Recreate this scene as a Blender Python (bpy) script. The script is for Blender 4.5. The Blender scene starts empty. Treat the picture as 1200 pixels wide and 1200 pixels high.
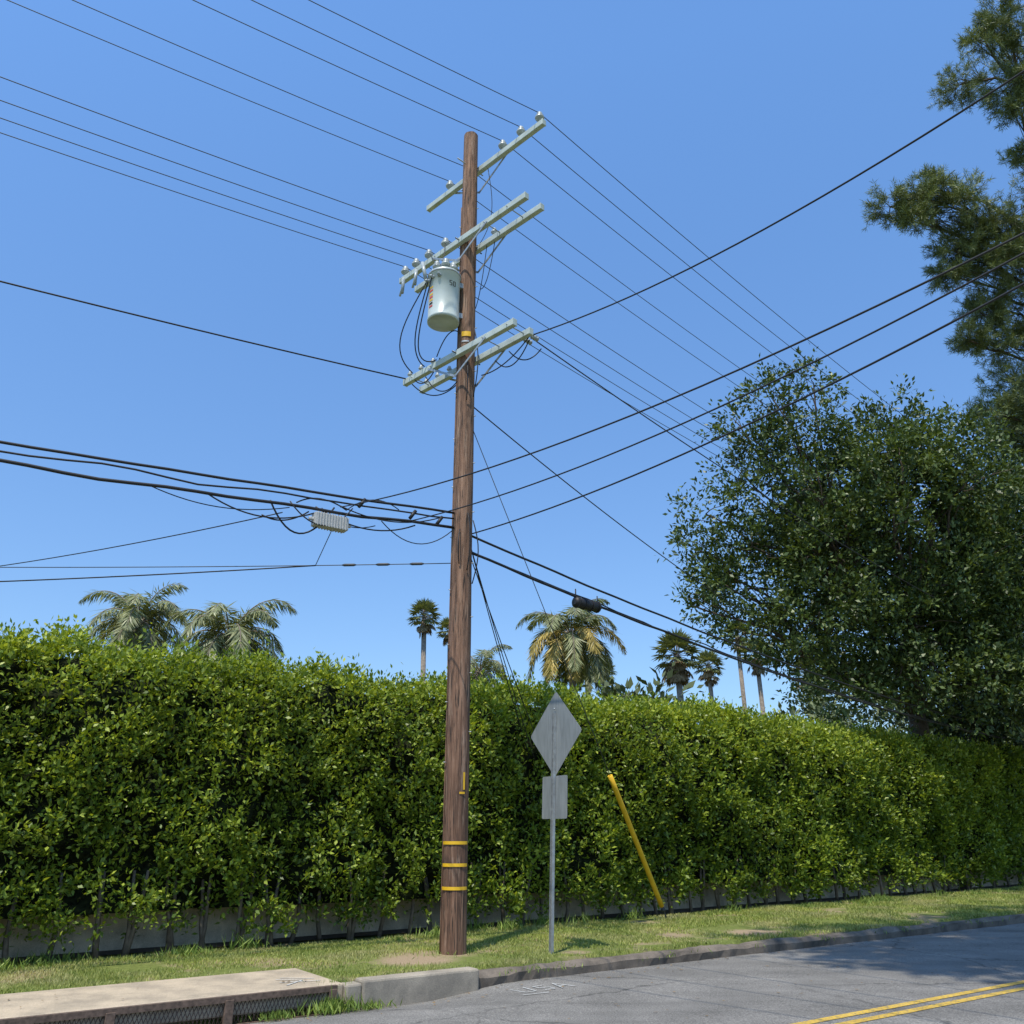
import bpy, math, random
import numpy as np
from mathutils import Vector, noise
R=random.Random(7); rng=np.random.default_rng(7)
scene=bpy.context.scene
# ------------------------------------------------------------------ helpers
AL=math.radians(35.0)
OA=Vector((-0.54,11.7,0)); A=Vector((math.cos(AL),math.sin(AL),0)); N=Vector((-math.sin(AL),math.cos(AL),0))
def W(s,d,z=0.0): return OA+A*s+N*d+Vector((0,0,z))
def Wnp(s,d,z):
    s=np.asarray(s);d=np.asarray(d);z=np.asarray(z)
    return np.stack([OA.x+A.x*s+N.x*d, OA.y+A.y*s+N.y*d, z+0*s],1)
def link(o):
    scene.collection.objects.link(o); return o
def empty(name,loc=(0,0,0)):
    e=bpy.data.objects.new(name,None); e.empty_display_size=0.3; e.location=loc; return link(e)
class MB:
    def __init__(s): s.v=[];s.f=[];s.m=[];s.sm=[]
    def add(s,vs,fs,m=0,sm=False):
        o=len(s.v); s.v+= [tuple(v) for v in vs]
        for f in fs: s.f.append(tuple(i+o for i in f)); s.m.append(m); s.sm.append(sm)
    def box(s,c,ax,ay,az,hx,hy,hz,m=0):
        c=Vector(c);ax=Vector(ax).normalized()*hx;ay=Vector(ay).normalized()*hy;az=Vector(az).normalized()*hz
        vs=[c+ax*i+ay*j+az*k for i in(-1,1) for j in(-1,1) for k in(-1,1)]
        s.add(vs,[(0,1,3,2),(4,6,7,5),(0,4,5,1),(2,3,7,6),(0,2,6,4),(1,5,7,3)],m)
    def tube(s,pts,r,n=6,m=0,cap=True):
        pts=[Vector(p) for p in pts]; L=len(pts)
        rr=r if isinstance(r,(list,tuple)) else [r]*L
        up=None; vs=[]
        for i,p in enumerate(pts):
            t=(pts[min(i+1,L-1)]-pts[max(i-1,0)])
            if t.length<1e-9: t=Vector((0,0,1))
            t.normalize()
            if up is None:
                up=Vector((0,0,1)) if abs(t.z)<0.9 else Vector((1,0,0))
            x=t.cross(up)
            if x.length<1e-6: x=t.orthogonal()
            x.normalize(); y=x.cross(t).normalized(); up=y
            for k in range(n):
                a=2*math.pi*k/n; vs.append(p+(x*math.cos(a)+y*math.sin(a))*rr[i])
        fs=[]
        for i in range(L-1):
            for k in range(n):
                fs.append((i*n+k,i*n+(k+1)%n,(i+1)*n+(k+1)%n,(i+1)*n+k))
        s.add(vs,fs,m,True)
        if cap:
            o=len(s.v)-L*n
            s.f.append(tuple(o+k for k in range(n))[::-1]); s.m.append(m); s.sm.append(False)
            s.f.append(tuple(o+(L-1)*n+k for k in range(n))); s.m.append(m); s.sm.append(False)
    def lathe(s,c,prof,n=24,m=0,axis=Vector((0,0,1))):
        z=axis.normalized(); x=z.orthogonal().normalized(); y=z.cross(x)
        vs=[];L=len(prof)
        for (r,h) in prof:
            for k in range(n):
                a=2*math.pi*k/n; vs.append(Vector(c)+z*h+(x*math.cos(a)+y*math.sin(a))*r)
        fs=[(i*n+k,i*n+(k+1)%n,(i+1)*n+(k+1)%n,(i+1)*n+k) for i in range(L-1) for k in range(n)]
        s.add(vs,fs,m,True)
    def obj(s,name,mats,parent=None,bevel=0):
        me=bpy.data.meshes.new(name); me.from_pydata(s.v,[],s.f)
        for mt in mats: me.materials.append(mt)
        me.polygons.foreach_set("material_index",s.m)
        me.polygons.foreach_set("use_smooth",s.sm); me.update()
        o=link(bpy.data.objects.new(name,me))
        if parent: o.parent=parent; o.location=-Vector(parent.location)
        if bevel:
            b=o.modifiers.new("bev",'BEVEL'); b.width=bevel; b.segments=2; b.limit_method='ANGLE'
        return o
def quads_obj(name,V,mat,parent=None):
    V=np.asarray(V,dtype=np.float32).reshape(-1,3); n=len(V)//4
    me=bpy.data.meshes.new(name); me.vertices.add(n*4); me.vertices.foreach_set("co",V.ravel())
    me.loops.add(n*4); me.loops.foreach_set("vertex_index",np.arange(n*4,dtype=np.int32))
    me.polygons.add(n); me.polygons.foreach_set("loop_start",np.arange(0,n*4,4,dtype=np.int32))
    me.update(calc_edges=True); me.validate()
    me.materials.append(mat)
    o=link(bpy.data.objects.new(name,me))
    if parent: o.parent=parent; o.location=-Vector(parent.location)
    return o
def nrm(a): return a/np.maximum(np.linalg.norm(a,axis=1,keepdims=True),1e-9)
def leafquads(C,T,Nn,L,Wd,fold=0.15):
    T=nrm(T); B=nrm(np.cross(Nn,T)); Nn=np.cross(T,B)
    L=np.asarray(L).reshape(-1,1)*np.ones((len(C),1)); Wd=np.asarray(Wd).reshape(-1,1)*np.ones((len(C),1))
    v=np.stack([C-T*L*.5, C-B*Wd*.5+Nn*Wd*fold-T*L*.05, C+T*L*.5, C+B*Wd*.5+Nn*Wd*fold-T*L*.05],1)
    return v
def shoots(roots,dirs,length,nl,leaf,asp=0.48,spread=0.5,upb=0.7):
    roots=np.asarray(roots,float);dirs=nrm(np.asarray(dirs,float)); n=len(roots)
    length=np.broadcast_to(np.asarray(length,float),(n,)); leaf=np.broadcast_to(np.asarray(leaf,float),(n,))
    u=rng.random((n,nl)); P=roots[:,None]+dirs[:,None]*(u*length[:,None])[:,:,None]
    rd=rng.normal(size=(n,nl,3)); T=dirs[:,None]*0.5+rd*spread
    P=P+rd*(leaf[:,None,None]*0.55)
    Nn=rng.normal(size=(n,nl,3))*0.55+np.array([0,0,upb])+dirs[:,None]*0.45
    lf=(leaf[:,None]*rng.uniform(.65,1.25,(n,nl))).ravel()
    return leafquads(P.reshape(-1,3),T.reshape(-1,3),Nn.reshape(-1,3),lf,lf*asp)
# ------------------------------------------------------------------ materials
def newmat(name):
    m=bpy.data.materials.new(name); m.use_nodes=True; nt=m.node_tree; b=nt.nodes["Principled BSDF"]; return m,nt,b
def ramp(nt,stops,fac=None):
    r=nt.nodes.new("ShaderNodeValToRGB"); e=r.color_ramp.elements
    while len(e)<len(stops): e.new(0.5)
    for i,(p,c) in enumerate(stops):
        e[i].position=p; e[i].color=(c[0],c[1],c[2],1) if not isinstance(c,(int,float)) else (c,c,c,1)
    if fac is not None: nt.links.new(fac,r.inputs[0])
    return r
def mix(nt,a,b,f,bt='MIX'):
    n=nt.nodes.new("ShaderNodeMix"); n.data_type='RGBA'; n.blend_type=bt
    for s,v in ((6,a),(7,b)):
        if hasattr(v,'is_output'): nt.links.new(v,n.inputs[s])
        else: n.inputs[s].default_value=(v[0],v[1],v[2],1)
    if hasattr(f,'is_output'): nt.links.new(f,n.inputs[0])
    else: n.inputs[0].default_value=f
    return n.outputs[2]
def pos(nt): return nt.nodes.new("ShaderNodeNewGeometry").outputs["Position"]
def mapped(nt,scale,src=None,rot=(0,0,0)):
    m=nt.nodes.new("ShaderNodeMapping"); m.inputs["Scale"].default_value=scale; m.inputs["Rotation"].default_value=rot
    nt.links.new(src or pos(nt),m.inputs["Vector"]); return m.outputs[0]
def noi(nt,scale,vec,detail=4,rough=.55,out="Fac"):
    n=nt.nodes.new("ShaderNodeTexNoise"); n.inputs["Scale"].default_value=scale; n.inputs["Detail"].default_value=detail; n.inputs["Roughness"].default_value=rough
    nt.links.new(vec,n.inputs["Vector"]); return n.outputs[out]
def bump(nt,b,h,st=.3,dist=.02):
    n=nt.nodes.new("ShaderNodeBump"); n.inputs["Strength"].default_value=st; n.inputs["Distance"].default_value=dist
    nt.links.new(h,n.inputs["Height"]); nt.links.new(n.outputs[0],b.inputs["Normal"])
def simple(name,c,rough=.6,metal=0,var=.25,scale=8,spec=.4):
    m,nt,b=newmat(name); v=pos(nt); n=noi(nt,scale,v)
    r=ramp(nt,[(.3,[x*(1-var) for x in c]),(.7,[min(1,x*(1+var)) for x in c])],n)
    nt.links.new(r.outputs[0],b.inputs["Base Color"]); b.inputs["Roughness"].default_value=rough; b.inputs["Metallic"].default_value=metal
    b.inputs["Specular IOR Level"].default_value=spec
    return m
def leafmat(name,c0,c1,c2,rough=.5,trans=.3,nscale=.5,spec=.35,tcol=None,dry=None,growth=None):
    m,nt,b=newmat(name); g=nt.nodes.new("ShaderNodeNewGeometry")
    r=ramp(nt,[(0,c0),(.55,c1),(1,c2)],g.outputs["Random Per Island"])
    n=noi(nt,nscale,g.outputs["Position"],3)
    rr=ramp(nt,[(.3,(.62,.66,.62)),(.7,(1.25,1.2,1.1))],n)
    c=mix(nt,r.outputs[0],rr.outputs[0],1.0,'MULTIPLY')
    if dry:
        n2=noi(nt,.75,g.outputs["Position"],4,.65); c=mix(nt,c,dry,ramp(nt,[(.47,0.),(.66,.8)],n2).outputs[0])
    if growth:   # fresh yellow-green new growth towards the sheared top
        sp=nt.nodes.new("ShaderNodeSeparateXYZ"); nt.links.new(g.outputs["Position"],sp.inputs[0])
        mr=nt.nodes.new("ShaderNodeMapRange"); mr.inputs[1].default_value=2.2; mr.inputs[2].default_value=4.4; nt.links.new(sp.outputs[2],mr.inputs[0])
        gm=nt.nodes.new("ShaderNodeMath"); gm.operation='MULTIPLY'; nt.links.new(mr.outputs[0],gm.inputs[0])
        nt.links.new(ramp(nt,[(.35,.25),(.65,1.)],noi(nt,.9,g.outputs["Position"],3)).outputs[0],gm.inputs[1])
        c=mix(nt,c,mix(nt,c,growth,1.0,'MULTIPLY'),gm.outputs[0])
    nt.links.new(c,b.inputs["Base Color"]); b.inputs["Roughness"].default_value=rough; b.inputs["Specular IOR Level"].default_value=spec
    if trans>0:
        t=nt.nodes.new("ShaderNodeBsdfTranslucent"); tc=mix(nt,c,tcol or (1.6,1.5,.5),1.0,'MULTIPLY'); nt.links.new(tc,t.inputs[0])
        mx=nt.nodes.new("ShaderNodeMixShader"); mx.inputs[0].default_value=trans
        nt.links.new(b.outputs[0],mx.inputs[1]); nt.links.new(t.outputs[0],mx.inputs[2])
        nt.links.new(mx.outputs[0],nt.nodes["Material Output"].inputs["Surface"])
    return m

M_hedge=leafmat("hedge_leaf",(.085,.135,.017),(.155,.23,.027),(.34,.41,.06),rough=.42,trans=.28,nscale=.7,growth=(1.6,1.42,1.3))
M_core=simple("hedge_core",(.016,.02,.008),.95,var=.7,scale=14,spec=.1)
M_oak=leafmat("oak_leaf",(.038,.062,.019),(.07,.108,.03),(.145,.195,.06),rough=.45,trans=.18,nscale=.5)
M_dark=leafmat("dark_leaf",(.03,.046,.018),(.045,.072,.022),(.075,.11,.033),rough=.5,trans=0,nscale=.3)
M_pine=leafmat("pine_needle",(.09,.12,.045),(.15,.185,.07),(.22,.26,.11),rough=.5,trans=.1,nscale=.4)
M_palm=leafmat("palm_leaf",(.14,.16,.085),(.22,.245,.12),(.33,.35,.19),rough=.42,trans=.2,nscale=.5)
M_palmy=leafmat("palm_leaf_yellow",(.3,.24,.07),(.45,.35,.1),(.55,.42,.14),rough=.5,trans=.15)
M_fan=leafmat("fan_leaf",(.11,.13,.055),(.17,.19,.08),(.24,.26,.11),rough=.5,trans=.1)
M_dead=leafmat("dead_frond",(.16,.115,.065),(.25,.18,.1),(.33,.25,.15),rough=.8,trans=0)
M_far=leafmat("distant_leaf",(.075,.1,.045),(.11,.14,.062),(.16,.185,.09),rough=.7,trans=0,nscale=.08)
M_grass=leafmat("grass_blade",(.16,.21,.045),(.26,.32,.065),(.42,.42,.14),rough=.6,trans=.2,nscale=.9,dry=(.40,.36,.17))
M_weed=leafmat("weed_blade",(.10,.17,.03),(.17,.25,.045),(.28,.35,.09),rough=.6,trans=.2,nscale=2)
M_bark=simple("bark",(.08,.06,.044),.9,var=.4,scale=5)
M_stem=simple("stem_bark",(.14,.11,.08),.9,var=.4,scale=9)
M_ptrunk=simple("palm_trunk",(.22,.18,.14),.9,var=.35,scale=6)
M_arm=simple("crossarm_fiberglass",(.42,.47,.44),.5,var=.15,scale=5)
M_galv=simple("galvanized",(.36,.38,.385),.45,metal=.5,var=.2,scale=12)
M_ins=simple("insulator_grey",(.34,.38,.40),.3,var=.15,scale=20)
M_wire=simple("wire_black",(.016,.015,.016),.55,var=.2,scale=3)
M_wire2=simple("wire_weathered",(.045,.048,.052),.55,var=.2,scale=3)
M_yel=simple("yellow_plastic",(.72,.42,.02),.45,var=.1,scale=5)
M_red=simple("label_red",(.55,.06,.03),.5)
M_white=simple("paint_white",(.45,.45,.43),.8,var=.45,scale=40)
M_can=simple("transformer_paint",(.46,.51,.485),.32,var=.1,scale=3,spec=.5)
M_iron=simple("rusty_iron",(.11,.075,.055),.8,var=.45,scale=25)
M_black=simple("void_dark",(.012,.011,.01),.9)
M_perf=simple("splice_steel",(.4,.4,.39),.65,metal=.0,var=.3,scale=60)
def m_signback():
    m,nt,b=newmat("sign_aluminium"); v=pos(nt)
    n=noi(nt,3,mapped(nt,(1,1,.35),v),5); n2=noi(nt,25,mapped(nt,(1,1,.15),v),4)
    r=ramp(nt,[(.3,(.2,.215,.215)),(.7,(.29,.305,.30))],n)
    c=mix(nt,r.outputs[0],ramp(nt,[(.35,.88),(.6,1.06)],n2).outputs[0],1,'MULTIPLY')
    nt.links.new(c,b.inputs["Base Color"]); b.inputs["Metallic"].default_value=.25; b.inputs["Roughness"].default_value=.5
    return m
M_sign=m_signback()
M_signf=simple("sign_yellow_face",(.75,.5,.03),.4,var=.05)
def m_pole():
    m,nt,b=newmat("pole_wood"); v=pos(nt)
    st=mapped(nt,(1,1,.06),v); n1=noi(nt,22,st,6,.7); n2=noi(nt,1.1,mapped(nt,(1,1,.5),v),4); n3=noi(nt,60,mapped(nt,(1,1,.035),v),3,.6)
    n4=noi(nt,9,mapped(nt,(1,1,.12),v),5,.7)
    c1=ramp(nt,[(.28,(.055,.03,.019)),(.5,(.18,.098,.06)),(.72,(.34,.205,.135))],n1)
    c2=ramp(nt,[(.3,(.72,.69,.67)),(.7,(1.25,1.22,1.2))],n2)
    c=mix(nt,c1.outputs[0],c2.outputs[0],1,'MULTIPLY')
    c=mix(nt,c,(.40,.29,.21),ramp(nt,[(.54,0.),(.68,.6)],n4).outputs[0])
    k=ramp(nt,[(.38,1.),(.43,0.)],n3)
    c=mix(nt,c,(.022,.015,.011),k.outputs[0])
    nt.links.new(c,b.inputs["Base Color"]); b.inputs["Roughness"].default_value=.85; bump(nt,b,n1,.8,.03); return m
M_pole=m_pole()
def m_asphalt():
    m,nt,b=newmat("asphalt"); v=pos(nt)
    fine=noi(nt,60,v,4,.8); mid=noi(nt,1.3,v,5,.6); big=noi(nt,.25,v,3)
    rt=mapped(nt,(.12,1.4,1),v,rot=(0,0,-AL)); lane=noi(nt,1.2,rt,4)
    c=ramp(nt,[(.3,(.055,.052,.048)),(.5,(.18,.171,.156)),(.7,(.36,.34,.305))],fine).outputs[0]
    c=mix(nt,c,ramp(nt,[(.3,.8),(.7,1.15)],mid).outputs[0],1,'MULTIPLY')
    c=mix(nt,c,ramp(nt,[(.35,.84),(.65,1.1)],lane).outputs[0],1,'MULTIPLY')
    wv=nt.nodes.new("ShaderNodeVectorMath"); wv.operation='ADD'; nt.links.new(v,wv.inputs[0])
    nn=noi(nt,2.2,v,5,.65,"Color"); sc=nt.nodes.new("ShaderNodeVectorMath"); sc.operation='SCALE'; sc.inputs[3].default_value=.4; nt.links.new(nn,sc.inputs[0]); nt.links.new(sc.outputs[0],wv.inputs[1])
    vo=nt.nodes.new("ShaderNodeTexVoronoi"); vo.feature='DISTANCE_TO_EDGE'; vo.inputs["Scale"].default_value=.3; nt.links.new(wv.outputs[0],vo.inputs["Vector"])
    k=ramp(nt,[(.0015,.7),(.006,0.)],vo.outputs["Distance"])
    kk=mix(nt,k.outputs[0],ramp(nt,[(.38,0.),(.5,1.)],big).outputs[0],1,'MULTIPLY')
    c=mix(nt,c,(.05,.048,.045),kk)
    nt.links.new(c,b.inputs["Base Color"]); b.inputs["Roughness"].default_value=.9; b.inputs["Specular IOR Level"].default_value=.2; bump(nt,b,fine,.5,.01); return m
M_asp=m_asphalt()
def m_conc(name,c,dirt=.5):
    m,nt,b=newmat(name); v=pos(nt); f=noi(nt,70,v,3,.7); g=noi(nt,2.2,v,6,.65)
    a=ramp(nt,[(.3,[x*.8 for x in c]),(.7,[x*1.12 for x in c])],f).outputs[0]
    a=mix(nt,a,ramp(nt,[(.35,[1-dirt]*3),(.62,(1.1,1.08,1.05))],g).outputs[0],1,'MULTIPLY')
    nt.links.new(a,b.inputs["Base Color"]); b.inputs["Roughness"].default_value=.9; bump(nt,b,f,.4,.008); return m
M_slab=m_conc("sidewalk_concrete",(.44,.36,.26),.3)
M_curb=m_conc("curb_concrete",(.35,.305,.24),.35)
M_old=m_conc("old_curb",(.17,.14,.11),.6)
M_wall=m_conc("stucco",(.6,.51,.38),.4)
def m_ypaint():
    m,nt,b=newmat("road_paint_yellow"); v=pos(nt); f=noi(nt,28,v,5,.75); g=noi(nt,3,v,3)
    c=ramp(nt,[(.38,(.2,.17,.1)),(.5,(.56,.36,.05)),(.8,(.66,.44,.07))],f).outputs[0]
    c=mix(nt,c,ramp(nt,[(.3,.8),(.7,1.1)],g).outputs[0],1,'MULTIPLY')
    nt.links.new(c,b.inputs["Base Color"]); b.inputs["Roughness"].default_value=.7; return m
M_yp=m_ypaint()
DIRT=((.05,1.35,.8),(.75,1.55,.5),(6.5,1.0,.8),(2.3,.75,.45))
def m_ground():
    m,nt,b=newmat("ground_soil_grass"); v=pos(nt); f=noi(nt,14,v,6,.75); g=noi(nt,.9,v,5,.6); h=noi(nt,60,v,3,.7)
    grass=ramp(nt,[(.3,(.08,.10,.028)),(.6,(.17,.2,.05)),(.8,(.28,.27,.1))],f).outputs[0]
    dirt=ramp(nt,[(.3,(.2,.145,.09)),(.7,(.42,.32,.21))],h).outputs[0]
    dm=ramp(nt,[(.5,0.),(.62,.85)],g).outputs[0]
    c=mix(nt,grass,dirt,dm)
    for ps,pd,r in DIRT:
        dn=nt.nodes.new("ShaderNodeVectorMath"); dn.operation='DISTANCE'; nt.links.new(v,dn.inputs[0]); dn.inputs[1].default_value=W(ps,pd)
        ad=nt.nodes.new("ShaderNodeMath"); ad.operation='MULTIPLY_ADD'; nt.links.new(f,ad.inputs[0]); ad.inputs[1].default_value=.7; nt.links.new(dn.outputs["Value"],ad.inputs[2])
        c=mix(nt,c,dirt,ramp(nt,[(r*.9,1.),(min(1,r*1.4),0.)],ad.outputs[0]).outputs[0])
    nt.links.new(c,b.inputs["Base Color"]); b.inputs["Roughness"].default_value=.95; b.inputs["Specular IOR Level"].default_value=.15; bump(nt,b,f,.6,.03); return m
M_ground=m_ground()
M_soil=simple("hedge_soil",(.08,.06,.04),.95,var=.5,scale=20)
# ------------------------------------------------------------------ ground + road
def gutter(s,d):
    z=-.155+.035*min(1,max(0,-d)/3.8) if d>-3.8 else -.12-.035*min(1,(-d-3.8)/3.8)
    k=max(0,1-max(0,s+.6)/1.2) if s>-.6 else 1
    z-=.11*k*max(0,1+d/1.3)**1.5 if d<0 else .11*k
    return z
ds=[-400,-120,-40,-20,-12,-9,-8,-7.75,-7.74,-4,-.02,-.01,.4,.8,1.2,1.6,2,2.4,2.8,3.2,3.6,4,5,7,10,20,60,150,450]
ss=[-400,-150,-60,-30]+[x*1.0 for x in range(-20,46)]+[60,90,150,250,450]
def gz(s,d):
    if -7.745<d<-.005: return -.6
    z=0
    if d>.3 and abs(s)<50: z=.02*noise.noise(Vector((s*.5,d*.8,3)))
    if -8>d or d>12: z=.0
    if d>12: z+= (min(d,450)-12)*.012
    return z
m=MB(); vs=[W(s,d,gz(s,d)) for s in ss for d in ds]; nD=len(ds)
m.add(vs,[(i*nD+j,i*nD+nD+j,i*nD+nD+j+1,i*nD+j+1) for i in range(len(ss)-1) for j in range(nD-1)],0,False)
m.obj("ground",[M_ground])
rd=[-7.7,-7,-5.5,-3.8,-2.5,-1.8,-1.3,-1,-.7,-.45,-.25,-.1,.12]
rs=[-120,-60,-30,-15]+[x*.5 for x in range(-20,8)]+[4,8,12,20,30,45,70,120,200]
m=MB(); vs=[W(s,d,gutter(s,d)) for s in rs for d in rd]; nD=len(rd)
m.add(vs,[(i*nD+j,i*nD+nD+j,i*nD+nD+j+1,i*nD+j+1) for i in range(len(rs)-1) for j in range(nD-1)],0,True)
m.obj("road",[M_asp])
m=MB()
for off in (-3.79,-4.02):
    sx=[-60,-20]+[x for x in range(-10,40,2)]+[60,100]
    for a,b in zip(sx[:-1],sx[1:]):
        m.add([W(a,off-.055,gutter(a,off)+.005),W(b,off-.055,gutter(b,off)+.005),W(b,off+.055,gutter(b,off)+.005),W(a,off+.055,gutter(a,off)+.005)],[(0,1,2,3)])
m.obj("road_center_line",[M_yp])
def strokes(name,origin_s,origin_d,z,polys,sc):
    m=MB(); lay=0
    for pl in polys:
        for (x0,y0),(x1,y1) in zip(pl[:-1],pl[1:]):
            p=Vector((x0,y0));q=Vector((x1,y1));t=(q-p);t.normalize();n=Vector((-t.y,t.x))*.06
            P=[p-n,q-n,q+n,p+n]; lay+=1
            m.add([W(origin_s+a.x*sc,origin_d+a.y*sc,(z if z is not None else gutter(origin_s+a.x*sc,origin_d+a.y*sc)+.006)+lay*.0004) for a in P],[(0,1,2,3)])
    m.obj(name,[M_white])
strokes("utility_paint_mark",.35,-.75,None,[[(0,2),(.1,.3),(.9,.2),(1.1,2)],[(2.6,1.8),(1.7,1.7),(1.8,1),(2.6,.9),(2.5,.1),(1.6,.1)],[(3.1,0),(3.7,2),(4.3,.1)],[(3.3,.8),(4.1,.8)],[(-.8,-.6),(1.2,-.9)]],.17)
strokes("utility_paint_mark",-2.2,.25,.026,[[(0,0),(1.4,1.2),(.2,2.2)],[(.6,2.6),(2.2,1.4)],[(0,1.1),(2.2,.5)]],.2)
m=MB()
for a,b in ((-16,-12.62),(-12.6,-9.22),(-9.2,-5.62),(-5.6,-1.6)):
    m.box(W((a+b)/2,.77,-.08),A,N,(0,0,1),(b-a)/2,.71,.1)
m.obj("sidewalk",[M_slab],bevel=.02)
e=empty("storm_drain",W(-5,0,0))
m=MB(); m.box(W(-8.7,.035,-.015),A,N,(0,0,1),7.0,.03,.028); m.obj("steel_nosing",[M_iron],e)
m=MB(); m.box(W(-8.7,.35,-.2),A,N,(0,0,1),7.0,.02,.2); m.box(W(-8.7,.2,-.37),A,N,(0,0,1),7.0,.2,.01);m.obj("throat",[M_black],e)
m=MB()
for i in range(0,330):
    s=-15.7+i*.042
    m.tube([W(s,.04,-.045),W(s+.09,.04,-.262)],.004,4); m.tube([W(s+.09,.046,-.045),W(s,.046,-.262)],.004,4)
m.box(W(-8.7,.03,-.262),A,N,(0,0,1),7.0,.015,.012)
m.obj("grille",[M_iron],e)
m=MB()
for s in (-1.75,-2.9,-4.05,-5.2,-6.35,-8,-10): m.box(W(s,.02,-.15),A,N,(0,0,1),.045,.03,.13)
m.obj("support_posts",[M_iron],e,bevel=.005)
m=MB(); 
m.box(W(-.62,.1,-.16),A,N,(0,0,1),.78,.12,.2); m.box(W(-1.5,.1,-.13),A,N,(0,0,1),.1,.1,.14)
m.obj("curb",[M_curb],bevel=.025)
m=MB(); n=330; vs=[];prof=[(-.0,-.22),(-.01,-.05),(.03,-.005),(.1,.012),(.17,.004),(.2,-.08)]
for i in range(n+1):
    s=.17+i*.15*(1+i*.002)
    for j,(d,z) in enumerate(prof):
        a=.045*noise.noise(Vector((s*1.7,j*.7,1)))+.02*noise.noise(Vector((s*7,j,2)))
        bb=.03*noise.noise(Vector((s*1.3,j*.5,9)))+.02*noise.noise(Vector((s*6,j*2,5)))
        vs.append(W(s,d+a+.05,z+bb*(1 if z>-.1 else 0)-.012))
k=len(prof); m.add(vs,[(i*k+j,i*k+k+j,i*k+k+j+1,i*k+j+1) for i in range(n) for j in range(k-1)]+[tuple(range(k))],0,False)
m.obj("curb",[M_old])
m=MB(); m.box(W(20,-7.85,-.1),A,N,(0,0,1),90,.1,.12); m.obj("curb",[M_curb],bevel=.02)
m=MB(); m.add([W(-25,3.55,.026),W(60,5.6,.026),W(60,8,.026),W(-25,6,.026)],[(0,1,2,3)]); m.obj("hedge_bed",[M_soil])
# ------------------------------------------------------------------ grass
def hd(s): return 3.72+(s+4.61)*.034
n=190000
s=-11+42*rng.random(n)**1.35; d=.18+rng.random(n)*(hd(s)-.15)
P=Wnp(s,d,.0)
keep=np.ones(n,bool)
keep&=~((s<-1.55)&(d<1.5))
keep&=~((s<.2)&(d<.26))
for (cs,cd,r) in ((.05,1.35,.75),(.8,1.6,.4),(6.5,1.0,.65),(9,1.3,.4),(2.3,.75,.33),(3.8,.7,.3),(12,1.2,.6)):
    keep&=~((((s-cs)/1.6)**2+(d-cd)**2)<(r*(.5+.7*rng.random(n)))**2)
nz=np.array([noise.noise(Vector((a*.9,b*.9,4))) for a,b in zip(s,d)]); keep&=(nz<.1+.35*rng.random(n))
s,d,P=s[keep],d[keep],P[keep]; n=len(s); nz=nz[keep]
far=np.linalg.norm(P[:,:2],axis=1)/13
h=(.032+.028*rng.random(n))*far**.5*(1+.5*np.clip(-nz*2,0,1)); h=np.where(d<.3,h*1.5,h)
T=rng.normal(size=(n,3))*.45; T[:,2]=1
P[:,2]=h*.35
quads_obj("grass",leafquads(P,T,rng.normal(size=(n,3))+np.array([0,-.6,.2]),h,.009*far),M_grass)
def tuft(S,D,Z,n,L,spread,ls):
    a=rng.random(n)*6.283; r=np.abs(rng.normal(size=n))*spread
    P=Wnp(S+r*np.cos(a)*1.8,D+r*np.sin(a),Z); T=rng.normal(size=(n,3))*.5;T[:,2]=1
    l=L*rng.uniform(.4,1,n); P[:,2]+=l*.4
    return leafquads(P,T,rng.normal(size=(n,3)),l,ls)
Q=[tuft(-1.75,-.02,-.24,500,.22,.11,.014),tuft(-2.4,-.05,-.24,160,.13,.08,.012),tuft(-1.3,-.05,-.25,160,.14,.08,.012),tuft(-1.6,.2,-.1,300,.2,.1,.014)]
for i in range(40): 
    S=R.uniform(.2,22); Q.append(tuft(S,.1,-.08,30,R.uniform(.08,.16),.07,.012))
for i in range(45): Q.append(tuft(R.uniform(-9,20),3.4+R.random()*.5,0,60,R.uniform(.12,.34),.12,.016))
Q.append(tuft(21.5,3.6,0,120,.55,.06,.04)); Q.append(tuft(.8,1.6,0,200,.1,.28,.01))
quads_obj("weeds",np.concatenate(Q),M_weed)
m=MB()
for i in range(420):
    S=R.uniform(-6,16); D=R.choice([R.uniform(-.6,0),R.uniform(-3,0),R.uniform(.3,3.6)]); z=(gutter(S,D) if D<0 else (.025 if S<-1.6 and D<1.45 else .03))+.008; a=R.uniform(0,6.28); l=R.uniform(.012,.035)
    m.add([W(S+l*math.cos(a+b_)*q,D+l*math.sin(a+b_)*q,z+R.uniform(0,.008)) for b_,q in ((0,1),(1.57,.5),(3.14,1),(4.71,.5))],[(0,1,2,3)])
m.obj("leaf_litter",[simple("dry_leaf",(.2,.13,.06),.9,var=.5,scale=5)])
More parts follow.
